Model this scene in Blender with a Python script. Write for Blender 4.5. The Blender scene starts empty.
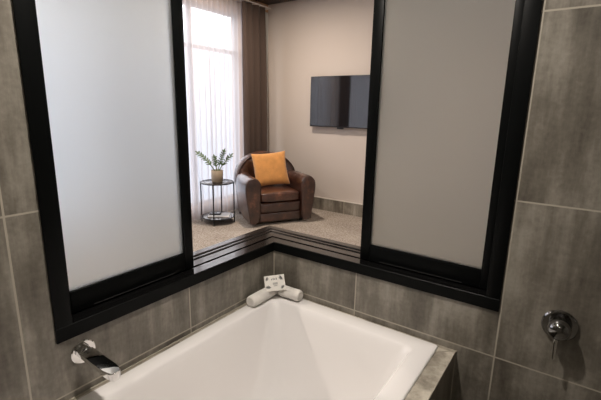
import bpy, bmesh, math, random
from mathutils import Vector, Matrix
random.seed(7)
S = bpy.context.scene
COL = S.collection
PI = math.pi
FZ = -0.58            # floor level (z = 0 is the lower tile joint above the tub)
DW = 0.175            # depth of the walls that hold the corner window

# ------------------------------------------------------------ materials
def mat(name, color=(.8, .8, .8), rough=.5, metal=0, spec=.5, **kw):
    m = bpy.data.materials.new(name); m.use_nodes = True
    b = m.node_tree.nodes['Principled BSDF']
    b.inputs['Base Color'].default_value = (*color, 1)
    b.inputs['Roughness'].default_value = rough
    b.inputs['Metallic'].default_value = metal
    b.inputs['Specular IOR Level'].default_value = spec
    for k, v in kw.items(): b.inputs[k.replace('_', ' ')].default_value = v
    return m
def nodes(m): return m.node_tree.nodes, m.node_tree.links, m.node_tree.nodes['Principled BSDF']
def math_node(nt, op, a, b=None, c=None):
    n = nt.nodes.new('ShaderNodeMath'); n.operation = op
    for i, v in enumerate((a, b, c)):
        if v is None: continue
        if isinstance(v, (int, float)): n.inputs[i].default_value = v
        else: nt.links.new(v, n.inputs[i])
    return n.outputs[0]
def noise(nt, vec, scale, detail=4, rough=.55, mapscale=None):
    if mapscale:
        mp = nt.nodes.new('ShaderNodeMapping'); mp.inputs['Scale'].default_value = mapscale
        nt.links.new(vec, mp.inputs['Vector']); vec = mp.outputs[0]
    n = nt.nodes.new('ShaderNodeTexNoise'); n.inputs['Scale'].default_value = scale
    n.inputs['Detail'].default_value = detail; n.inputs['Roughness'].default_value = rough
    nt.links.new(vec, n.inputs['Vector']); return n.outputs['Fac']
def ramp(nt, fac, stops):
    r = nt.nodes.new('ShaderNodeValToRGB'); e = r.color_ramp.elements
    while len(e) < len(stops): e.new(.5)
    for el, (p, c) in zip(e, stops): el.position = p; el.color = (*c, 1)
    nt.links.new(fac, r.inputs[0]); return r.outputs[0]
def bump(nt, h, strength, dist, b):
    n = nt.nodes.new('ShaderNodeBump'); n.inputs['Strength'].default_value = strength; n.inputs['Distance'].default_value = dist
    nt.links.new(h, n.inputs['Height']); nt.links.new(n.outputs[0], b.inputs['Normal'])

GROUT = (.40, .365, .30)
def tile_mat(name, axis, off, w=.6, h=.6132, zoff=0, axis2='Z', tone=1.0):
    """large grey concrete-look porcelain tiles with pale joints, streaked upright"""
    m = mat(name, rough=.36); N, L, b = nodes(m); nt = m.node_tree
    g = N.new('ShaderNodeNewGeometry'); s = N.new('ShaderNodeSeparateXYZ'); L.new(g.outputs['Position'], s.inputs[0])
    u = math_node(nt, 'DIVIDE', math_node(nt, 'SUBTRACT', s.outputs[axis], off), w)
    v = math_node(nt, 'DIVIDE', math_node(nt, 'SUBTRACT', s.outputs[axis2], zoff), h)
    def line(t, size):
        f = math_node(nt, 'FRACT', t); d = math_node(nt, 'MINIMUM', f, math_node(nt, 'SUBTRACT', 1, f))
        return math_node(nt, 'LESS_THAN', d, .0028 / size)
    gr = math_node(nt, 'MAXIMUM', line(u, w), line(v, h))
    cid = math_node(nt, 'ADD', math_node(nt, 'MULTIPLY', math_node(nt, 'FLOOR', u), 7.3), math_node(nt, 'MULTIPLY', math_node(nt, 'FLOOR', v), 3.7))
    cv = N.new('ShaderNodeCombineXYZ'); L.new(cid, cv.inputs[0]); L.new(cid, cv.inputs[2])
    ad = N.new('ShaderNodeVectorMath'); L.new(g.outputs['Position'], ad.inputs[0]); L.new(cv.outputs[0], ad.inputs[1])
    st = noise(nt, ad.outputs[0], 4.2, 5, .62, (3.2, 3.2, .42))
    bl = noise(nt, ad.outputs[0], 3.5, 6, .65)
    fn = noise(nt, ad.outputs[0], 60, 3, .6)
    mix = math_node(nt, 'ADD', math_node(nt, 'MULTIPLY', st, .5), math_node(nt, 'ADD', math_node(nt, 'MULTIPLY', bl, .4), math_node(nt, 'MULTIPLY', fn, .12)))
    t = tone
    c = ramp(nt, mix, [(.38, (.080*t, .070*t, .056*t)), (.5, (.165*t, .149*t, .122*t)), (.62, (.30*t, .278*t, .235*t))])
    mx = N.new('ShaderNodeMix'); mx.data_type = 'RGBA'; L.new(gr, mx.inputs[0]); L.new(c, mx.inputs[6]); mx.inputs[7].default_value = (*GROUT, 1)
    L.new(mx.outputs[2], b.inputs['Base Color'])
    bump(nt, math_node(nt, 'SUBTRACT', math_node(nt, 'MULTIPLY', fn, .15), gr), .35, .002, b)
    rr = math_node(nt, 'ADD', math_node(nt, 'MULTIPLY', gr, .4), .36); L.new(rr, b.inputs['Roughness'])
    return m
M = {}
M['tile_l'] = tile_mat('grey_tile_left', 'Y', -.557)
M['tile_r'] = tile_mat('grey_tile_right', 'X', .482)
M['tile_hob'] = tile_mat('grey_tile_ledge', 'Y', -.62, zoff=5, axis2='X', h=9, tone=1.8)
M['tile_floor'] = tile_mat('grey_tile_floor', 'Y', -.557, zoff=.3, axis2='X', h=.6)
M['tile_skirt'] = tile_mat('grey_tile_skirt', 'X', -2.1, zoff=-2, tone=1.35, h=10)
M['grout'] = mat('grout', GROUT, .8)
M['black'] = mat('black_powder_coat', (.0025, .003, .003), .4, spec=.10)
M['sill'] = mat('dark_satin_aluminium', (.004, .004, .004), .10, IOR=1.75)
M['track'] = mat('bronze_track_aluminium', (.20, .185, .18), .25, metal=.85)
M['seal'] = mat('black_seal', (.004, .004, .004), .9)
M['tub'] = mat('white_acrylic', (.87, .85, .84), .07, Coat_Weight=.4, Coat_Roughness=.05)
M['chrome'] = mat('chrome', (.82, .82, .82), .045, metal=1)
M['dark_chrome'] = mat('smoked_chrome', (.30, .30, .30), .07, metal=1)
M['trimmetal'] = mat('silver_edge', (.5, .48, .44), .35, metal=.7)
M['ceil_w'] = mat('white_ceiling', (.62, .60, .56), .8)
M['ceil_d'] = mat('dark_timber_ceiling', (.022, .012, .008), .45)
M['glassy'] = mat('lamp_metal', (.6, .6, .6), .3, metal=1)
M['pot'] = mat('taupe_pot', (.46, .38, .28), .7)
M['pot_rim'] = mat('pot_soil', (.03, .02, .014), .95)
M['leaf'] = mat('glossy_leaf', (.10, .16, .06), .35)
M['stem'] = mat('green_stem', (.12, .19, .05), .5)
M['tablemetal'] = mat('black_table_metal', (.012, .012, .012), .35, metal=.3)
M['tabletop'] = mat('dark_glossy_top', (.03, .026, .024), .12)
M['paper'] = mat('paper', (.78, .76, .74), .6)
M['dark_paper'] = mat('dark_cover', (.02, .02, .024), .35)
M['screen'] = mat('tv_screen', (.008, .008, .010), .05, IOR=1.8)
M['bezel'] = mat('tv_bezel', (.012, .012, .013), .3)
M['card'] = mat('card_white', (.74, .71, .65), .55)
M['ink'] = mat('card_ink', (.14, .14, .13), .7)
M['ink_soft'] = mat('card_soft_ink', (.42, .41, .38), .7)
M['frame_pale'] = mat('pale_window_frame', (.42, .42, .44), .45)

# painted walls with a faint mottled roller finish
def paint(name, c):
    m = mat(name, c, .75); N, L, b = nodes(m); nt = m.node_tree
    g = N.new('ShaderNodeNewGeometry'); n = noise(nt, g.outputs['Position'], 160, 2)
    bump(nt, n, .08, .002, b); return m
M['paint'] = paint('warm_beige_paint', (.62, .56, .51))
M['paint_w'] = paint('tan_paint', (.55, .34, .20))
# frosted glass
def frosted():
    m = bpy.data.materials.new('frosted_glass'); m.use_nodes = True; nt = m.node_tree; nt.nodes.clear(); L = nt.links
    o = nt.nodes.new('ShaderNodeOutputMaterial')
    t = nt.nodes.new('ShaderNodeBsdfTranslucent'); t.inputs[0].default_value = (.69, .72, .71, 1)
    d = nt.nodes.new('ShaderNodeBsdfDiffuse'); d.inputs[0].default_value = (.50, .52, .50, 1)
    g = nt.nodes.new('ShaderNodeBsdfGlossy'); g.inputs['Roughness'].default_value = .3
    f = nt.nodes.new('ShaderNodeFresnel'); f.inputs[0].default_value = 1.4
    a = nt.nodes.new('ShaderNodeMixShader'); a.inputs[0].default_value = .22; L.new(t.outputs[0], a.inputs[1]); L.new(d.outputs[0], a.inputs[2])
    # acid-etched glass: part of the light keeps roughly its direction
    q = nt.nodes.new('ShaderNodeBsdfRefraction'); q.inputs['Color'].default_value = (.94, .958, .955, 1); q.inputs['Roughness'].default_value = .6; q.inputs['IOR'].default_value = 1.3
    aa = nt.nodes.new('ShaderNodeMixShader'); aa.inputs[0].default_value = .72; L.new(a.outputs[0], aa.inputs[1]); L.new(q.outputs[0], aa.inputs[2])
    b = nt.nodes.new('ShaderNodeMixShader'); L.new(f.outputs[0], b.inputs[0]); L.new(aa.outputs[0], b.inputs[1]); L.new(g.outputs[0], b.inputs[2])
    L.new(b.outputs[0], o.inputs[0]); return m
M['frost'] = frosted()
def sheer():
    m = bpy.data.materials.new('sheer_cloth'); m.use_nodes = True; nt = m.node_tree; nt.nodes.clear(); L = nt.links
    o = nt.nodes.new('ShaderNodeOutputMaterial')
    t = nt.nodes.new('ShaderNodeBsdfTranslucent'); t.inputs[0].default_value = (.62, .61, .64, 1)
    d = nt.nodes.new('ShaderNodeBsdfDiffuse'); d.inputs[0].default_value = (.80, .77, .78, 1)
    x = nt.nodes.new('ShaderNodeBsdfTransparent'); x.inputs[0].default_value = (1, 1, 1, 1)
    a = nt.nodes.new('ShaderNodeMixShader'); a.inputs[0].default_value = .42; L.new(t.outputs[0], a.inputs[1]); L.new(d.outputs[0], a.inputs[2])
    # the weave covers more where the cloth is seen edge-on in a fold
    lw = nt.nodes.new('ShaderNodeLayerWeight'); lw.inputs[0].default_value = .35
    mr = nt.nodes.new('ShaderNodeMapRange'); mr.inputs[1].default_value = 0; mr.inputs[2].default_value = 1; mr.inputs[3].default_value = .36; mr.inputs[4].default_value = .0
    L.new(lw.outputs['Facing'], mr.inputs[0])
    b = nt.nodes.new('ShaderNodeMixShader'); L.new(mr.outputs[0], b.inputs[0]); L.new(a.outputs[0], b.inputs[1]); L.new(x.outputs[0], b.inputs[2])
    L.new(b.outputs[0], o.inputs[0]); return m
M['sheer'] = sheer()
def glass():
    m = bpy.data.materials.new('clear_window_glass'); m.use_nodes = True; nt = m.node_tree; nt.nodes.clear(); L = nt.links
    o = nt.nodes.new('ShaderNodeOutputMaterial'); x = nt.nodes.new('ShaderNodeBsdfTransparent'); g = nt.nodes.new('ShaderNodeBsdfGlossy'); g.inputs['Roughness'].default_value = .02
    b = nt.nodes.new('ShaderNodeMixShader'); b.inputs[0].default_value = .06
    L.new(x.outputs[0], b.inputs[1]); L.new(g.outputs[0], b.inputs[2]); L.new(b.outputs[0], o.inputs[0]); return m
M['glass'] = glass()
def drape():
    m = mat('brown_drape', (.065, .042, .032), .85, Sheen_Weight=.1); N, L, b = nodes(m); nt = m.node_tree
    tc = N.new('ShaderNodeTexCoord'); n = noise(nt, tc.outputs['Object'], 300, 2); bump(nt, n, .15, .002, b); return m
M['drape'] = drape()
def carpet():
    m = mat('speckled_carpet', rough=1, spec=.1); N, L, b = nodes(m); nt = m.node_tree
    g = N.new('ShaderNodeNewGeometry'); n = noise(nt, g.outputs['Position'], 60, 4, .8); n2 = noise(nt, g.outputs['Position'], 3, 3)
    mixv = math_node(nt, 'ADD', math_node(nt, 'MULTIPLY', n, .85), math_node(nt, 'MULTIPLY', n2, .15))
    c = ramp(nt, mixv, [(.36, (.17, .145, .12)), (.5, (.40, .35, .30)), (.62, (.56, .51, .455))])
    L.new(c, b.inputs['Base Color']); bump(nt, n, .6, .01, b); return m
M['carpet'] = carpet()
def leather(k=1, name='brown_leather'):
    m = mat(name, rough=.3, Coat_Weight=.9, Coat_Roughness=.25); N, L, b = nodes(m); nt = m.node_tree
    tc = N.new('ShaderNodeTexCoord'); n = noise(nt, tc.outputs['Object'], 7, 6, .7); v = noise(nt, tc.outputs['Object'], 45, 4, .7)
    c = ramp(nt, n, [(.34, (.022*k, .008*k, .005*k)), (.54, (.058*k, .022*k, .013*k)), (.72, (.19*k, .078*k, .043*k))]); L.new(c, b.inputs['Base Color'])
    L.new(math_node(nt, 'MULTIPLY_ADD', n, .3, .2), b.inputs['Roughness']); bump(nt, v, .35, .006, b); return m
M['leather'] = leather(); M['leather_worn'] = leather(1.7, 'worn_brown_leather')
M['leather_seam'] = mat('dark_leather_piping', (.035, .014, .009), .4)
def fabric(name, c, sc=220, st=.4):
    m = mat(name, c, .9, Sheen_Weight=.35); N, L, b = nodes(m); nt = m.node_tree
    tc = N.new('ShaderNodeTexCoord'); n = noise(nt, tc.outputs['Object'], sc, 3, .7); n2 = noise(nt, tc.outputs['Object'], 12, 3)
    k = ramp(nt, n2, [(.3, tuple(x*.86 for x in c)), (.7, tuple(min(1, x*1.1) for x in c))]); L.new(k, b.inputs['Base Color']); bump(nt, n, st, .004, b); return m
M['mustard'] = fabric('mustard_cloth', (.64, .30, .085), 90, .5)
M['towel'] = fabric('white_terry', (.80, .77, .72), 260, .8)
def emis(name, c, s):
    m = bpy.data.materials.new(name); m.use_nodes = True; b = m.node_tree.nodes['Principled BSDF']
    b.inputs['Emission Color'].default_value = (*c, 1); b.inputs['Emission Strength'].default_value = s; return m
M['lamp'] = emis('lit_lens', (1, .86, .70), 12)

# ------------------------------------------------------------ mesh helpers
def link(name, bm, m, parent=None, smooth=True, angle=35):
    me = bpy.data.meshes.new(name)
    bmesh.ops.recalc_face_normals(bm, faces=bm.faces[:])
    bm.to_mesh(me); bm.free()
    for x in (m if isinstance(m, (list, tuple)) else [m]): me.materials.append(x)
    o = bpy.data.objects.new(name, me); COL.objects.link(o)
    if smooth:
        for p in me.polygons: p.use_smooth = True
        me.set_sharp_from_angle(angle=math.radians(angle))
    if parent: o.parent = parent
    return o
def box(bm, a, b, r=0, seg=3, mi=0):
    a, b = Vector(a), Vector(b); c = (a+b)/2; s = b-a
    t = bmesh.new(); bmesh.ops.create_cube(t, size=1)
    for v in t.verts: v.co = Vector((v.co.x*s.x, v.co.y*s.y, v.co.z*s.z)) + c
    if r: bmesh.ops.bevel(t, geom=t.edges[:], offset=r, segments=seg, profile=.5, affect='EDGES', clamp_overlap=True)
    merge(bm, t, mi)
def merge(bm, t, mi=0, mx=None):
    if mx is not None: t.transform(mx)
    mp = {}
    for v in t.verts: mp[v] = bm.verts.new(v.co)
    for f in t.faces:
        try: nf = bm.faces.new([mp[v] for v in f.verts]); nf.material_index = mi
        except ValueError: pass
    t.free()
def loft(bm, loops, cap=True, closed=True, mi=0):
    vs = [[bm.verts.new(p) for p in l] for l in loops]; n = len(loops[0])
    for i in range(len(vs)-1):
        for j in range(n if closed else n-1):
            f = bm.faces.new([vs[i][j], vs[i][(j+1) % n], vs[i+1][(j+1) % n], vs[i+1][j]]); f.material_index = mi
    if cap:
        for l in (vs[0], vs[-1]):
            f = bm.faces.new(l); f.material_index = mi
def lathe(bm, prof, n=32, mx=None, mi=0):
    t = bmesh.new()
    loops = [[Vector((max(r, 1e-4)*math.cos(2*PI*k/n), max(r, 1e-4)*math.sin(2*PI*k/n), z)) for k in range(n)] for r, z in prof]
    loft(t, loops, True); merge(bm, t, mi, mx)
def tube(bm, pts, r, n=8, closed=False, mi=0):
    pts = [Vector(p) for p in pts]; loops = []; m = len(pts); up = None
    for i, p in enumerate(pts):
        if closed: d = pts[(i+1) % m]-pts[i-1]
        else: d = pts[min(i+1, m-1)]-pts[max(i-1, 0)]
        d.normalize()
        if up is None: up = d.orthogonal().normalized()
        up = (up - d*up.dot(d)).normalized(); w = d.cross(up)
        rr = r[i] if isinstance(r, (list, tuple)) else r
        loops.append([p + up*math.cos(2*PI*k/n)*rr + w*math.sin(2*PI*k/n)*rr for k in range(n)])
    if closed: loops.append(loops[0])
    loft(bm, loops, not closed, mi=mi)
    if closed: bmesh.ops.remove_doubles(bm, verts=bm.verts[:], dist=1e-5)
def subsurf(o, l=2):
    m = o.modifiers.new('soft', 'SUBSURF'); m.levels = l; m.render_levels = l; return o
def thing(name, label, cat, loc=(0, 0, 0), rz=0, group=None):
    o = bpy.data.objects.new(name, None); COL.objects.link(o); o.empty_display_size = .1
    o.location = loc; o.rotation_euler = (0, 0, rz); return tag(o, label, cat, group)
def tag(o, label, cat, group=None):
    o['label'] = label; o['category'] = cat
    if group: o['group'] = group
    return o
def struct(o): o['kind'] = 'structure'; return o
def wall(name, boxes, mats, pick=None):
    bm = bmesh.new()
    for a, b in boxes: box(bm, a, b)
    bmesh.ops.recalc_face_normals(bm, faces=bm.faces[:])
    if pick:
        for f in bm.faces: f.material_index = pick(f)
    return struct(link(name, bm, mats, smooth=False))

# ------------------------------------------------------------ shell
TR, YL = 1.0759, 1.0705      # outer ends of the black window trim (right wall, left wall)
TB, TT, TOP = .189, .237, 1.56
IX, IY = TR-.05, YL-.05       # clear opening
CB = 1.98                     # bathroom ceiling
CR = 2.44                     # bedroom ceiling
BX, BY = 2.7, -3.0            # bathroom size
WX, TY = -2.95, 3.5            # bedroom window wall, television wall
in_l = lambda f: 0 if f.normal.x > .5 or (abs(f.normal.x) < .5 and f.calc_center_median().x > -.09) else 1
wall('wall_left', [((-DW, BY, FZ), (0, 0, TB)), ((-DW, BY, TB), (0, -YL+.02, CR)), ((-DW, -YL+.02, TOP), (0, 0, CR))],
     [M['tile_l'], M['paint']], lambda f: 0 if f.normal.x > .5 else 1)
wall('wall_right', [((-DW, 0, FZ), (BX, DW, TB)), ((TR-.02, 0, TB), (BX, DW, CR)), ((-DW, 0, TOP), (TR-.02, DW, CR))],
     [M['tile_r'], M['paint']], lambda f: 0 if f.normal.y < -.5 else 1)
wall('wall_front', [((-DW, BY-.12, FZ), (BX+.12, BY, CR))], [M['tile_r'], M['paint']], lambda f: 0 if f.normal.y > .5 else 1)
wall('wall_side', [((BX, BY, FZ), (BX+.12, DW, CR))], [M['tile_l'], M['paint']], lambda f: 0 if f.normal.x < -.5 else 1)
wall('ceiling_bathroom', [((0, BY, CB), (BX, 0, CB+.1))], M['ceil_w'])
wall('floor_bathroom', [((0, BY, FZ-.1), (BX, 0, FZ))], M['tile_floor'])
wall('floor_bedroom', [((WX-.3, -3.4, FZ-.1), (-DW, TY+.2, FZ)), ((-DW, DW, FZ-.1), (3.4, TY+.2, FZ))], M['carpet'])
wall('ceiling_bedroom', [((WX-.3, -3.4, CR), (3.4, TY+.2, CR+.1))], M['ceil_d'])
wall('wall_television', [((WX-.3, TY, FZ), (3.4, TY+.2, CR))], M['paint'])
wall('wall_east', [((3.3, DW, FZ), (3.4, TY, CR))], M['paint'])
wall('wall_south', [((WX-.3, -3.5, FZ), (-DW, -3.4, CR)), ((-DW, -3.5, FZ), (-DW+.1, BY-.12, CR))], M['paint'])
# window wall: two tall openings
WZ0, WZ1 = -.42, 2.20
OPN = [(-2.3, .90), (1.22, 2.90)]
ys = [-3.4, OPN[0][0], OPN[0][1], OPN[1][0], OPN[1][1], TY]
wall('wall_window', [((WX-.2, ys[0], FZ), (WX, ys[5], WZ0)), ((WX-.2, ys[0], WZ1), (WX, ys[5], CR)),
                     ((WX-.2, ys[0], WZ0), (WX, ys[1], WZ1)), ((WX-.2, ys[2], WZ0), (WX, ys[3], WZ1)), ((WX-.2, ys[4], WZ0), (WX, ys[5], WZ1))], M['paint_w'])
for k, (y0, y1) in enumerate(OPN):
    e = bpy.data.objects.new('window_%d' % (k+2), None); COL.objects.link(e); struct(e)
    bm = bmesh.new(); x0, x1 = WX-.14, WX-.08; w = .045
    for (a, b) in (((x0, y0, WZ0), (x1, y0+w, WZ1)), ((x0, y1-w, WZ0), (x1, y1, WZ1)), ((x0, y0, WZ0), (x1, y1, WZ0+w)), ((x0, y0, WZ1-w), (x1, y1, WZ1)),
                   ((x0, y0, 1.655), (x1, y1, 1.71)), ((x0, (y0+y1)/2-.03-.0, WZ0), (x1, (y0+y1)/2+.03, WZ1))):
        box(bm, a, b, .004, 1)
    link('window_frame', bm, M['frame_pale'], e)
    bm = bmesh.new(); box(bm, (WX-.113, y0+w, WZ0+w), (WX-.107, y1-w, WZ1-w)); link('window_glass', bm, M['glass'], e)
# tiled skirting with a pale cap
bm = bmesh.new(); box(bm, (WX+.14, TY-.014, FZ), (3.3, TY, -.40)); struct(link('baseboard_television', bm, M['tile_skirt'], smooth=False))
bm = bmesh.new(); box(bm, (WX+.14, TY-.017, -.40), (3.3, TY, -.388)); struct(link('trim_1', bm, mat('pale_cap', (.7, .66, .6), .5), smooth=False))
bm = bmesh.new(); box(bm, (WX, 3.20, FZ), (WX+.03, 3.47, CR-.12), .003, 1); struct(link('trim_5', bm, mat('pale_side_jamb', (.60, .62, .60), .5), smooth=False))
# bathroom corner joint
bm = bmesh.new(); box(bm, (0, -.004, -.03), (.004, 0, TB)); struct(link('trim_2', bm, M['grout'], smooth=False))

# ------------------------------------------------------------ corner window: trim, sill, sliding panels
win = bpy.data.objects.new('window_1', None); COL.objects.link(win); struct(win)
def lpath(bm, prof, yl, xr):
    loops = [[Vector((-d, -yl, z)) for d, z in prof], [Vector((-d, d, z)) for d, z in prof], [Vector((xr, d, z)) for d, z in prof]]
    loft(bm, loops)
bm = bmesh.new()   # wall-face trim and front half of the sill
lpath(bm, [(-.007, TB), (-.007, TT-.002), (-.005, TT), (.048, TT), (.048, TT-.012), (.0, TT-.012), (.0, TB)], YL, TR)
o = link('window_sill', bm, [M['black'], M['sill']], win, angle=20)
for f in o.data.polygons: f.material_index = 1 if f.normal.z > .9 and f.center.z > TT-.004 else 0
bm = bmesh.new()
lpath(bm, [(0, TB+.001), (0, TT-.013), (.060, TT-.013), (.060, TT-.004), (.049, TT-.010), (.049, TT-.013), (.0601, TB+.001)][:3]+[(.062, TB+.001)], IY, IX)
link('sill_core', bm, M['seal'], win, angle=20)
bm = bmesh.new()
lpath(bm, [(.062, TB+.001), (.062, TT+.001), (.118, TT+.001), (.120, TT+.006), (.140, TT+.006), (.142, TT+.011), (.168, TT+.011), (.180, TT+.011), (.180, TB-.03), (DW+.001, TB-.03), (DW+.001, TB+.001)], IY, IX)
link('window_track', bm, mat('sill_bronze', (.012, .010, .009), .10, IOR=1.75), win, angle=20)
bm = bmesh.new()   # upright trims, head trim, jambs
box(bm, (-.0, -YL, TT), (.007, -YL+.05, TOP+.05), .0015, 2)
box(bm, (TR-.05, -.007, TT), (TR, -.0, TOP+.05), .0015, 2)
box(bm, (-.0, -YL+.05, TOP), (.007, .007, TOP+.05), .0015, 2)
box(bm, (.007, -.007, TOP), (TR-.05, 0, TOP+.05), .0015, 2)
box(bm, (-DW, -YL+.02, TT), (0, -YL+.05, TOP)); box(bm, (TR-.05, 0, TT), (TR-.02, DW, TOP))
box(bm, (-DW, -YL+.05, TOP-.02), (0, DW, TOP)); box(bm, (0, 0, TOP-.02), (TR-.05, DW, TOP))
link('window_frame', bm, M['black'], win)
def panel(a0, a1, left, label, sw):
    """sliding frosted panel between a0 (free end) and a1 along its wall"""
    t = thing('sliding_panel', label, 'sliding panel')
    d0, d1 = .050, .082
    def B(bm, u0, u1, z0, z1, e0=d0, e1=d1, r=.003):
        if left: box(bm, (-e1, -u1, z0), (-e0, -u0, z1), r, 2)
        else: box(bm, (u0, e0, z0), (u1, e1, z1), r, 2)
    z0, z1 = TT+.003, TOP-.022
    for nm, (u0, u1, q0, q1) in dict(stile=(a0, a0+.046, z0, z1), stile_=(a1-sw, a1, z0, z1), rail=(a0+.046, a1-sw, z0, z0+.075), rail_=(a0+.046, a1-sw, z1-.06, z1)).items():
        bm = bmesh.new(); B(bm, u0, u1, q0, q1); link(nm.strip('_'), bm, M['black'], t)
    bm = bmesh.new(); B(bm, a0+.044, a1-sw+.002, z0+.073, z1-.058, .060, .066, 0); g = link('glass_pane', bm, M['frost'], t, smooth=False); g['label'] = 'frosted glass'
    bm = bmesh.new(); B(bm, a0+.1, a1-.1, z0+.004, z0+.007, d0-.003, d0, 0); link('bottom_runner', bm, M['seal'], t)
    return t
panel(.486, IY-.001, True, 'black framed frosted glass sliding panel above the bath spout, on the left', .027)
panel(.470, IX-.001, False, 'black framed frosted glass sliding panel hiding the right end of the television', .035)

# ------------------------------------------------------------ tub and tiled hob
HZ = -.0285; RZ = -.0215
HX, HY = .9426, -1.86
bm = bmesh.new()
box(bm, (.922, HY, FZ), (HX, 0, HZ)); box(bm, (0.0, HY, FZ), (.922, HY+.02, HZ))
box(bm, (.872, HY+.02, HZ-.02), (.922, 0, HZ)); box(bm, (.006, HY+.02, HZ-.02), (.872, HY+.09, HZ))
box(bm, (0, HY+.02, HZ-.02), (.03, 0, HZ)); box(bm, (.03, -.03, HZ-.02), (.872, 0, HZ))
for f in bm.faces: f.normal_update()
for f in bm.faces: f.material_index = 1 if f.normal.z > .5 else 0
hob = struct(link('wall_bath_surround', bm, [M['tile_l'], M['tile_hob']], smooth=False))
bm = bmesh.new()
box(bm, (HX-.002, HY, HZ-.004), (HX+.0015, 0, HZ+.0012), .001, 1)
box(bm, (HX-.003, -.005, FZ), (HX+.003, 0, HZ))
struct(link('trim_3', bm, M['grout']))
bm = bmesh.new()
tube(bm, [(.876, -.066, HZ+.0006), (.941, -.001, HZ+.0006)], .0016, 6)
box(bm, (0, HY+.09, HZ), (.005, -.001, HZ+.006)); struct(link('trim_4', bm, M['grout']))
def rrect(x0, x1, y0, y1, z, r, n=10):
    pts = []
    for cx, cy, a in ((x1-r, y1-r, 0), (x0+r, y1-r, 90), (x0+r, y0+r, 180), (x1-r, y0+r, 270)):
        for k in range(n+1):
            t = math.radians(a+90*k/n); pts.append(Vector((cx+r*math.cos(t), cy+r*math.sin(t), z)))
    return pts
tub = thing('bathtub', 'white built in bathtub with glossy sloped sides under the corner window', 'bathtub')
X0, X1, Y0, Y1 = .0165, .8775, -1.775, -.012
bm = bmesh.new()
L = [(0, 0, 0, 0, RZ-.0065, .012), (0, 0, 0, 0, RZ-.005, .012), (.002, .002, .002, .002, RZ-.002, .011), (.006, .006, .006, .006, RZ, .010),
     (.055, .072, .075, .060, RZ, .03), (.061, .078, .081, .066, RZ-.002, .036), (.067, .084, .087, .072, RZ-.008, .042), (.075, .091, .10, .080, RZ-.03, .05),
     (.100, .11, .15, .125, RZ-.16, .08), (.125, .13, .20, .175, RZ-.30, .105), (.150, .15, .25, .215, RZ-.385, .115), (.185, .185, .29, .26, RZ-.412, .11), (.24, .24, .36, .34, RZ-.42, .08), (.38, .38, .6, .6, RZ-.425, .03)]
loft(bm, [rrect(X0+a, X1-b, Y0+d, Y1-c, z, r) for a, b, c, d, z, r in [(l[0], l[1], l[2], l[3], l[4], l[5]) for l in L]], cap=False)
fl = [v for v in bm.verts if abs(v.co.z-(RZ-.425)) < 1e-6]
bmesh.ops.contextual_create(bm, geom=fl)
link('basin', bm, M['tub'], tub, angle=60)
bm = bmesh.new(); lathe(bm, [(0, 0), (.03, 0), (.034, .003), (.03, .006), (0, .006)], 24, Matrix.Translation((.44, -.9, RZ-.425))); link('drain', bm, M['chrome'], tub)

# ------------------------------------------------------------ spout
sp = thing('bath_spout', 'chrome wall mounted bath spout with round plate on the left tiled wall', 'spout', (0, -.9957, .1238))
bm = bmesh.new(); lathe(bm, [(0, 0), (.038, 0), (.040, .0015), (.040, .005), (.037, .0075), (0, .0075)], 40, Matrix.Rotation(PI/2, 4, 'Y')); link('wall_plate', bm, M['chrome'], sp)
bm = bmesh.new(); lathe(bm, [(0, .006), (.0215, .006), (.0215, .028), (.019, .032), (0, .032)], 32, Matrix.Rotation(PI/2, 4, 'Y')); link('collar', bm, M['chrome'], sp)
bm = bmesh.new(); secs = []
for k in range(13):
    u = k/12; x = .02+.175*u; hw = .0235+.002*u
    if k > 8: q = (k-8)/4; x = .02+.175*(8/12)+.175*(4/12)*math.sin(q*PI/2)*1.0; hw = .0255*math.cos(q*PI/2*.75)
    zt = .012-.006*u; th = .017 if u < .7 else .017+.012*(u-.7)/.3
    r = .004; pts = []
    for cx, cz, a in ((hw-r, zt-r, 0), (-hw+r, zt-r, 90), (-hw+r, zt-th+r, 180), (hw-r, zt-th+r, 270)):
        for j in range(4):
            t = math.radians(a+30*j); pts.append(Vector((x, cx+r*math.cos(t), cz+r*math.sin(t))))
    secs.append(pts)
loft(bm, secs); link('spout_arm', bm, M['chrome'], sp, angle=50)
bm = bmesh.new(); lathe(bm, [(0, 0), (.012, 0), (.012, .006), (0, .006)], 20, Matrix.Translation((.165, 0, -.024))); link('outlet', bm, M['dark_chrome'], sp)

# ------------------------------------------------------------ mixer
mxr = thing('bath_mixer', 'round chrome mixer tap with pin lever on the right tiled wall', 'mixer tap', (1.267, 0, .200))
Ry = Matrix.Rotation(PI/2, 4, 'X')
bm = bmesh.new(); lathe(bm, [(0, 0), (.053, 0), (.055, .002), (.055, .006), (.051, .011), (0, .011)], 48, Ry); link('wall_plate', bm, M['dark_chrome'], mxr)
bm = bmesh.new(); lathe(bm, [(0, .010), (.033, .010), (.035, .018), (.036, .034), (.0355, .044), (.033, .055), (.028, .063), (.020, .069), (.010, .072), (0, .073)], 36, Ry); link('body', bm, M['dark_chrome'], mxr, angle=50)
bm = bmesh.new(); tube(bm, [(-.004, -.048, -.030), (-.004, -.048, -.055), (-.003, -.047, -.080), (-.002, -.047, -.106)], [.0070, .0064, .0060, .0056], 14); link('lever', bm, M['chrome'], mxr)

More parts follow.
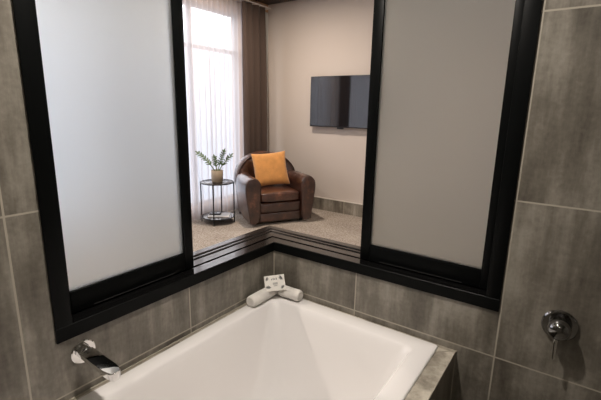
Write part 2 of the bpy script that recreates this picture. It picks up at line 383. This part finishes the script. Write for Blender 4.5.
# ------------------------------------------------------------ towels and card on the tub corner
def roll(name, label, a, b, r, ends):
    t = bmesh.new(); a, b = Vector(a), Vector(b); d = (b-a).normalized(); up = Vector((0, 0, 1)); w = d.cross(up)
    n = 40; loops = []
    L_ = (b-a).length
    for s, k in ((0, .80), (.006, .93), (.014, 1), (L_*.35, 1.02), (L_*.6, .99), (L_-.014, 1), (L_-.006, .93), (L_, .80)):
        c = a+d*s; ring = []
        for j in range(n):
            ph = 2*PI*j/n; rr = r*k*(1+.05*max(0, 1-((ph-4.3) % (2*PI))/.5))
            v = up*math.sin(ph)*rr*.92 + w*math.cos(ph)*rr; ring.append(c+v)
        loops.append(ring)
    # coiled ends: step inward as rings
    for base, sgn in ((0, 1), (len(loops)-1, -1)): pass
    pre = []; post = []
    for i, kk in enumerate((.10, .22, .24, .40, .42, .58, .60, .72)):
        dep = .004 if i % 4 in (1, 2) else 0
        pre.append([a+d*(dep)+up*math.sin(2*PI*j/n)*r*kk*.92+w*math.cos(2*PI*j/n)*r*kk for j in range(n)])
        post.append([b-d*(dep)+up*math.sin(2*PI*j/n)*r*kk*.92+w*math.cos(2*PI*j/n)*r*kk for j in range(n)])
    loft(t, pre+loops+post[::-1]); bm = bmesh.new(); merge(bm, t)
    return tag(link(name, bm, M['towel'], angle=70), label, 'towel', 'rolled towels on the bath corner')
R_ = .0305
roll('rolled_towel', 'rolled white towel along the left tiled wall, round end towards the spout', (.052, -.245, RZ+R_*.92), (.052, -.040, RZ+R_*.92), R_, 0)
roll('rolled_towel', 'rolled white towel on the bath rim along the right tiled wall', (.088, -.052, RZ+R_*.96), (.208, -.049, RZ+R_*.96), R_*1.03, 0)
card = thing('amenity_card', 'white printed card leaning on the two rolled towels in the tiled corner', 'card', (0, 0, 0))
bm = bmesh.new(); box(bm, (-.051, -.003, -.042), (.051, .003, .042), .001, 1); cb = link('card_sheet', bm, M['card'], card)
def cardmark(shape, m, nm='printed_mark'):
    bm = bmesh.new()
    for (x0, z0, x1, z1) in shape: box(bm, (x0, -.0036, z0), (x1, -.0029, z1), 0)
    return link(nm, bm, m, cb)
def leafmark(cx, cz, s, ang):
    bm = bmesh.new()
    for k in range(5):
        a = ang+(k-2)*.55; c = Vector((cx+math.cos(a)*s*.5, -.0034, cz+math.sin(a)*s*.5)); d = Vector((math.cos(a), 0, math.sin(a))); w = Vector((-math.sin(a), 0, math.cos(a)))
        v = [bm.verts.new(c+d*s*.55*p+w*s*.2*q) for p, q in ((-1, 0), (0, 1), (1, 0), (0, -1))]; bm.faces.new(v)
    ext = bmesh.ops.extrude_face_region(bm, geom=bm.faces[:]); 
    for v in [g for g in ext['geom'] if isinstance(g, bmesh.types.BMVert)]: v.co.y -= .0004
    link('leaf_print', bm, M['ink'], cb)
leafmark(-.042, .027, .014, -.4); leafmark(.038, .026, .017, 3.6); leafmark(-.036, -.026, .017, 1.4); leafmark(.040, -.030, .014, 2.4)
cardmark([(-.016+.008*k, .016, -.012+.008*k, .024+(.003 if k % 2 else 0)) for k in range(4)], M['ink'], 'printed_word')
cardmark([(-.010, -.010, .014, .002), (-.007, -.018, .011, -.013)], M['ink_soft'], 'printed_panel')
card.rotation_euler = (Matrix.Rotation(math.radians(36), 3, 'Z') @ Matrix.Rotation(math.radians(-48), 3, 'X') @ Matrix.Rotation(math.radians(-9), 3, 'Y')).to_euler(); card.location = (.080, -.092, .058)

# ------------------------------------------------------------ armchair (local +X is forward)
chair = thing('armchair', 'brown leather club armchair with rounded arms beside the drape', 'armchair', (-2.240, 2.688, FZ), math.radians(-31))
chair.scale = (1.08, 1.08, 1.02)
LE = M['leather']
def rb(name, a, b, r, parent=chair, m=LE, seg=4, puff=0):
    bm = bmesh.new(); box(bm, a, b, r, seg)
    o = link(name, bm, m, parent, angle=80); return o
rb('base', (-.36, -.30, .03), (.36, .30, .30), .03)
rb('front_panel', (.30, -.265, .045), (.385, .265, .165), .026)
rb('front_rail', (.30, -.265, .165), (.395, .265, .295), .032)
# arms: loaf profile lofted front to back, leaning outward towards the top
def arm(s):
    def prof(k, x, sh=0, top=0):
        sh = .075*max(0, (.1-x)/.38)**1.5
        pts = []; base = [(.0, .02), (.0, .30), (.0, .42), (-.012, .50), (-.008, .565), (.022, .610), (.065, .632), (.115, .628), (.158, .600), (.183, .55), (.184, .47), (.170, .36), (.150, .22), (.132, .10), (.122, .02)]
        cy = .085; cz = .33
        for y, z in base:
            yy = cy+(y-cy)*k-sh; zz = cz+(z-cz)*k if k < 1 else z
            if z > .4: zz += top
            zz = max(zz, .02)
            pts.append(Vector((x, s*(.265+yy), zz)))
        return pts
    bm = bmesh.new()
    loft(bm, [prof(.72, .435), prof(.90, .432), prof(.97, .420), prof(1, .395), prof(1, .30), prof(1, .1), prof(1, -.08, 0, 0), prof(1, -.22, 0, -.01), prof(.93, -.30, 0, -.02)])
    o = link('armrest', bm, LE, chair, angle=80); subsurf(o, 2)
    bm = bmesh.new(); pts = [v+Vector((.016, 0, 0)) for v in prof(.945, .405)]
    tube(bm, pts, .0065, 6); subsurf(link('piping', bm, M['leather_seam'], o, angle=80), 1)
arm(-1); arm(1)
# backrest: domed shell wrapping from arm to arm
def dome(cx, w, z0, z1, n=22, k=1.0, tilt=0.0, bulge=0):
    pts = []
    for j in range(n+1):
        t = PI*j/n; y = -math.cos(t)*w*k; zz = math.sin(t)**.62
        z = z0+(z1-z0)*k*zz if 0 < j < n else z0
        x = cx-(z-z0)*tilt+bulge*(abs(y)/w)**2
        pts.append(Vector((x, y, z)))
    return pts
bm = bmesh.new(); Z0 = .36; Z1 = .885
loft(bm, [dome(-.12, .425, Z0, Z1, k=.60, tilt=.10, bulge=.05), dome(-.115, .425, Z0, Z1, k=.84, tilt=.10, bulge=.07), dome(-.135, .425, Z0, Z1, k=.95, tilt=.10, bulge=.08), dome(-.18, .43, Z0, Z1, k=1, tilt=.10, bulge=.08),
          dome(-.25, .43, Z0, Z1, k=1, tilt=.10, bulge=.05), dome(-.31, .42, Z0, Z1, k=.95, tilt=.14), dome(-.335, .41, Z0, Z1, k=.8, tilt=.12)])
bk = link('backrest', bm, LE, chair, angle=80); subsurf(bk, 1)
bm = bmesh.new(); tube(bm, [p+Vector((.0, 0, 0)) for p in dome(-.128, .425, Z0, Z1, k=.955, tilt=.10, bulge=.08)][1:-1], .007, 6); link('piping', bm, M['leather_seam'], bk, angle=80)
bm = bmesh.new()
def shell(x, k): return [Vector((x, -.36*k, .03)), Vector((x, -.38*k, .2)), Vector((x, -.40*k, .45)), Vector((x, -.33*k, .6)), Vector((x, .33*k, .6)), Vector((x, .40*k, .45)), Vector((x, .38*k, .2)), Vector((x, .36*k, .03))]
loft(bm, [shell(-.20, .93), shell(-.32, .93), shell(-.35, .87)]); link('back_shell', bm, LE, chair, angle=80)
# seat cushion
bm = bmesh.new(); n = 10; loops = []
t = bmesh.new(); bmesh.ops.create_cube(t, size=1); bmesh.ops.subdivide_edges(t, edges=t.edges[:], cuts=6, use_grid_fill=True)
for v in t.verts:
    x, y, z = v.co*2
    def q(a): return math.copysign(abs(a)**1, a)
    rr = 1-.035*(abs(x)**6+abs(y)**6)
    v.co = Vector((.115+x*.285*(1-.03*abs(z)**3-.02*abs(y)**4), y*.262*(1-.03*abs(z)**3-.02*abs(x)**4), .365+z*(.055+.022*(1-x*x)*(1-y*y)+.008*(1-abs(y)**4))*rr))
merge(bm, t); sc_ = subsurf(link('seat_cushion', bm, M['leather_worn'], chair, angle=180), 2)
for sx in (-1, 1):
    for sy in (-1, 1):
        bm = bmesh.new(); lathe(bm, [(0, 0), (.022, 0), (.026, .04), (0, .04)], 16, Matrix.Translation((.0+sx*.29, sy*.31, 0))); link('foot', bm, M['bezel'], chair)

# mustard pillow, propped on the seat against the backrest
def pillow(w, h, d):
    t = bmesh.new(); n = 18; top = {}; bot = {}
    for i in range(n+1):
        for j in range(n+1):
            u = 2*i/n-1; v = 2*j/n-1
            pinch = 1-.085*(1-abs(u)**2.2)*abs(v)**2
            pinch2 = 1-.085*(1-abs(v)**2.2)*abs(u)**2
            y = u*w/2*pinch2; z = v*h/2*pinch
            th = d/2*((1-u**4)*(1-v**4))**.55
            th *= 1+.05*math.sin(5*u+2*v)
            top[i, j] = t.verts.new((th, y, z)); bot[i, j] = top[i, j] if i in (0, n) or j in (0, n) else t.verts.new((-th, y, z))
    for i in range(n):
        for j in range(n):
            t.faces.new([top[i, j], top[i+1, j], top[i+1, j+1], top[i, j+1]]); t.faces.new([bot[i, j], bot[i, j+1], bot[i+1, j+1], bot[i+1, j]])
    return t
pl = thing('throw_pillow', 'mustard yellow square pillow propped on the brown armchair', 'pillow')
bm = bmesh.new(); merge(bm, pillow(.50, .49, .14)); subsurf(link('cover', bm, M['mustard'], pl, angle=180), 1)
A_ = math.radians(-31); la, lb = .080, -.020
pl.location = (-2.240+1.08*(la*math.cos(A_)-lb*math.sin(A_)), 2.688+1.08*(la*math.sin(A_)+lb*math.cos(A_)), FZ+.692)
pl.rotation_euler = (math.radians(5), math.radians(-20), math.radians(-40))

# ------------------------------------------------------------ side table with plant and magazine
TC = (-2.605, 2.045); TZ = .545
tb = thing('side_table', 'small round black metal side table in front of the sheer curtain', 'side table', (*TC, FZ), math.radians(12))
RT = .215
bm = bmesh.new(); lathe(bm, [(0, TZ-.012), (RT-.004, TZ-.012), (RT-.001, TZ-.009), (RT-.001, TZ-.002), (RT-.004, TZ), (0, TZ)], 64); link('table_top', bm, M['tabletop'], tb)
bm = bmesh.new(); tube(bm, [(RT*math.cos(2*PI*k/48), RT*math.sin(2*PI*k/48), TZ-.006) for k in range(48)], .008, 8, True); link('top_ring', bm, M['tablemetal'], tb)
bm = bmesh.new(); lathe(bm, [(0, .075), (RT-.004, .075), (RT-.001, .078), (RT-.001, .084), (RT-.004, .087), (0, .087)], 64); link('shelf', bm, M['tabletop'], tb)
bm = bmesh.new(); tube(bm, [(RT*math.cos(2*PI*k/48), RT*math.sin(2*PI*k/48), .081) for k in range(48)], .008, 8, True); link('shelf_ring', bm, M['tablemetal'], tb)
for k in range(4):
    a = math.radians(-77+90*k-12+20); bm = bmesh.new()
    tube(bm, [((RT+.004)*math.cos(a), (RT+.004)*math.sin(a), z) for z in (0, .2, .4, TZ-.002)], .0085, 8); link('leg', bm, M['tablemetal'], tb)
# magazine on the lower shelf
mg = thing('magazine', 'open white magazine with dark strip on the lower shelf of the side table', 'magazine', (TC[0]+.02, TC[1]+.0, FZ+.0875), math.radians(40))
bm = bmesh.new(); box(bm, (-.14, -.10, 0), (.14, .10, .012), .002, 1); link('pages', bm, M['paper'], mg)
bm = bmesh.new(); box(bm, (-.13, -.015, .0122), (.02, .085, .030), .003, 1); link('cover', bm, M['dark_paper'], mg)
# potted plant
pp = thing('potted_plant', 'small green leafy plant in a taupe pot on the side table', 'plant', (TC[0]+.005, TC[1]-.0, FZ+TZ+.0005), 0)
bm = bmesh.new(); lathe(bm, [(0, 0), (.068, 0), (.074, .006), (.077, .15), (.075, .153), (.070, .153), (.068, .13), (0, .13)], 36); link('pot', bm, M['pot'], pp, angle=50)
bm = bmesh.new(); lathe(bm, [(0, .125), (.0675, .125), (.06, .137), (0, .14)], 24); link('soil', bm, M['pot_rim'], pp)
def leaf(bm, p, d, up, L_, w):
    d = d.normalized(); s = d.cross(up).normalized(); nrm = s.cross(d).normalized(); rows = []
    for k in range(7):
        u = k/6; ww = w*math.sin(PI*min(1, u*.93+.05))**.8; c = p+d*L_*u+nrm*(.12*L_*math.sin(PI*u))
        rows.append([c-s*ww+nrm*ww*.3, c, c+s*ww+nrm*ww*.3, c+nrm*(-.0015)])
    loft(bm, rows)
RV = Vector((.817, .576, 0)); FV = Vector((-.576, .817, 0))     # across and away as seen from the bath
for (lean, away, ln, nl) in ((-.78, .1, .28, 7), (-.12, -.15, .19, 5), (.30, .05, .28, 7), (.66, -.1, .25, 6)):
    bs = bmesh.new(); bf = bmesh.new(); pts = []
    for k in range(9):
        u = k/8; off = RV*(lean*ln*(u+.35*u*u)*.75)+FV*(away*ln*u*.7); pts.append(Vector((0, 0, .13))+RV*lean*.03+off+Vector((0, 0, ln*(u-.22*abs(lean)*u*u))))
    tube(bs, pts, [.0075-.005*k/8 for k in range(9)], 8)
    st = link('stem', bs, M['stem'], pp)
    for k in range(nl):
        u = .28+.72*(k+.5)/nl; i = min(7, int(u*8)); p = pts[i].lerp(pts[i+1], u*8-i); ax = (pts[i+1]-pts[i]).normalized()
        for sd in (-1, 1):
            side = (RV*.7+FV*.3).cross(ax).cross(ax).normalized()*sd + Vector((random.uniform(-.2, .2), random.uniform(-.2, .2), random.uniform(-.1, .3)))
            leaf(bf, p, ax*.75+side, Vector((.4, -.5, 1)).normalized(), .052*(1-.25*u)+.01, .0125)
    leaf(bf, pts[-1], pts[-1]-pts[-2], Vector((.5, -.5, .8)), .05, .011)
    link('leaves', bf, M['leaf'], st)

# ------------------------------------------------------------ television
tv = thing('television', 'flat black television mounted on the beige wall, curtains reflected in it', 'television', (-1.465, TY-.002, 1.02), 0)
W_, H_ = 1.235, .70; yb = -.085
bm = bmesh.new(); box(bm, (-W_/2, yb, -H_/2), (W_/2, yb+.035, H_/2), .004, 2); link('casing', bm, M['bezel'], tv)
bm = bmesh.new(); box(bm, (-W_/2+.008, yb-.0012, -H_/2+.014), (W_/2-.008, yb-.0002, H_/2-.008)); link('screen', bm, M['screen'], tv, smooth=False)
bm = bmesh.new(); box(bm, (-.25, yb+.035, -.2), (.25, 0, .2), .006, 2); link('wall_mount', bm, M['bezel'], tv)
bm = bmesh.new(); box(bm, (-.16, yb+.004, -H_/2-.022), (-.06, yb+.03, -H_/2+.002), .006, 2); link('bottom_lug', bm, M['bezel'], tv)  # small dark lug under the bottom edge of the casing

# ------------------------------------------------------------ curtains
def curtain(name, y0, y1, x, z0, z1, pitch, amp, m, label, cat, group, seed=0, solid=.0015, pleat=True, parent=None):
    rnd = random.Random(seed); n = int((y1-y0)/pitch*12); rows = 16; bm = bmesh.new(); V = []
    ph = [rnd.uniform(-.7, .7) for _ in range(40)]; am = [rnd.uniform(.6, 1.25) for _ in range(400)]
    for r in range(rows+1):
        w = r/rows; z = z1+(z0-z1)*w; row = []
        for i in range(n+1):
            u = i/n; y = y0+(y1-y0)*u; k = (y-y0)/pitch
            f = int(k); fr = k-f; a = am[f]*(1-fr)+am[f+1]*fr
            c = math.sin(2*PI*k+.5*math.sin(k*1.7+ph[0])+w*.6*math.sin(k*.9+ph[1]))
            A = amp*a*(.55+.45*min(1, w*3)) if pleat else amp*a
            xx = x+A*c+.35*amp*math.sin(2*PI*k*.37+ph[2]+w*1.2)*w
            yy = y+.25*pitch*math.sin(2*PI*k+ph[3])*min(1, w*2)*.5
            row.append(bm.verts.new((xx, yy, z)))
        V.append(row)
    for r in range(rows):
        for i in range(n): bm.faces.new([V[r][i], V[r][i+1], V[r+1][i+1], V[r+1][i]])
    o = link(name, bm, m, parent, angle=180)
    if solid: s = o.modifiers.new('thick', 'SOLIDIFY'); s.thickness = solid
    if parent is None: tag(o, label, cat, group)
    return o
CT = 2.335
curtain('sheer_curtain', 1.20, 2.92, WX+.080, FZ+.012, CT-.012, .088, .027, M['sheer'], 'white pleated sheer curtain over the tall window behind the side table', 'sheer curtain', None, 1, 0)
curtain('sheer_curtain', -2.35, .93, WX+.080, FZ+.012, CT-.012, .105, .020, M['sheer'], 'white sheer curtain behind the left frosted panel, seen mirrored in the television', 'sheer curtain', None, 2, 0)
curtain('drape', 2.755, 3.205, WX+.165, FZ+.012, CT-.012, .135, .050, M['drape'], 'gathered brown drape hanging in the corner behind the armchair', 'drape', None, 3, .004)
curtain('drape', .88, 1.26, WX+.135, FZ+.012, CT-.012, .10, .028, M['drape'], 'brown drape between the windows, the dark band mirrored in the television', 'drape', None, 4, .004)
rl = thing('curtain_rail', 'white curtain rail above the sheer curtain and brown drape', 'curtain rail')
bm = bmesh.new(); box(bm, (WX+.055, -2.6, CT-.010), (WX+.20, 3.33, CT+.008), .003, 1); link('track', bm, mat('rail_white', (.55, .5, .46), .4), rl)
for y in (-2, -.6, 1.07, 2.1, 3.30):
    bm = bmesh.new(); box(bm, (WX-.002, y-.015, CT-.008), (WX+.056, y+.015, CT+.006), .002, 1); link('bracket', bm, M['glassy'], rl)

# ------------------------------------------------------------ lamps
def downlight(x, y, z, label, watts, size=.10, color=(1, .80, .60), spread=PI):
    t = thing('downlight', label, 'downlight', (x, y, z))
    bm = bmesh.new(); lathe(bm, [(size*.5, 0), (size*.62, 0), (size*.62, -.006), (size*.5, -.009)], 32)
    link('ring', bm, M['glassy'], t)
    bm = bmesh.new(); lathe(bm, [(0, -.001), (size*.5, -.001), (size*.5, -.003), (0, -.003)], 32); link('lens', bm, M['lamp'], t)
    ld = bpy.data.lights.new('downlight_bulb', 'AREA'); ld.shape = 'DISK'; ld.size = size*.9; ld.energy = watts; ld.color = color; ld.spread = spread
    o = bpy.data.objects.new('bulb', ld); COL.objects.link(o); o.parent = t; o.location = (0, 0, -.012)
downlight(.50, -.80, CB, 'recessed round ceiling lamp above the bathtub', 25, color=(1, .91, .82))
downlight(1.35, -2.2, CB, 'recessed round bathroom ceiling lamp behind the bath', 5, color=(1, .91, .82))
downlight(-1.9, 2.0, CR, 'recessed round bedroom ceiling lamp above the armchair', 44, color=(1, .84, .70))
downlight(-1.9, -.6, CR, 'recessed round bedroom ceiling lamp left of the armchair', 40, color=(1, .86, .74))
downlight(1.2, 2.3, CR, 'recessed round bedroom ceiling lamp behind the right panel', 12, color=(1, .84, .70))
# daylight
for y0, y1 in OPN:
    ld = bpy.data.lights.new('sky_portal', 'AREA'); ld.shape = 'RECTANGLE'; ld.size = y1-y0; ld.size_y = WZ1-WZ0; ld.cycles.is_portal = True
    o = bpy.data.objects.new('sky_portal', ld); COL.objects.link(o); o.location = (WX-.19, (y0+y1)/2, (WZ0+WZ1)/2); o.rotation_euler = (PI/2, 0, -PI/2)
w = bpy.data.worlds.new('overcast_sky'); S.world = w; w.use_nodes = True; nt = w.node_tree; bg = nt.nodes['Background']
tc = nt.nodes.new('ShaderNodeTexCoord'); sx = nt.nodes.new('ShaderNodeSeparateXYZ'); nt.links.new(tc.outputs['Generated'], sx.inputs[0])
c = ramp(nt, math_node(nt, 'MULTIPLY_ADD', sx.outputs[2], .5, .5), [(.46, (.22, .25, .30)), (.56, (.37, .40, .48)), (.60, (1, 1, 1.04))])
nt.links.new(c, bg.inputs[0]); bg.inputs[1].default_value = 4.4

# ------------------------------------------------------------ camera
cd = bpy.data.cameras.new('camera'); cam = bpy.data.objects.new('camera', cd); COL.objects.link(cam)
Rv = Vector((.81715948, .57610016, .01894708)); Uv = Vector((-.1428667, .17058281, .97493108)); Fv = Vector((-.55842591, .79938108, -.22169889))
mw = Matrix((Rv, Uv, -Fv)).transposed().to_4x4(); mw.translation = Vector((1.24306503, -1.54634774, .91034451)); cam.matrix_world = mw
cd.sensor_width = 36; cd.lens = 398.948/601*36; cd.clip_start = .02
S.camera = cam
S.view_settings.view_transform = 'Standard'; S.view_settings.look = 'None'; S.view_settings.gamma = 1; S.view_settings.use_curve_mapping = False
S.view_settings.exposure = .22
S.cycles.max_bounces = 14; S.cycles.transparent_max_bounces = 16; S.cycles.diffuse_bounces = 6; S.cycles.sample_clamp_indirect = 6
S.cycles.use_denoising = True
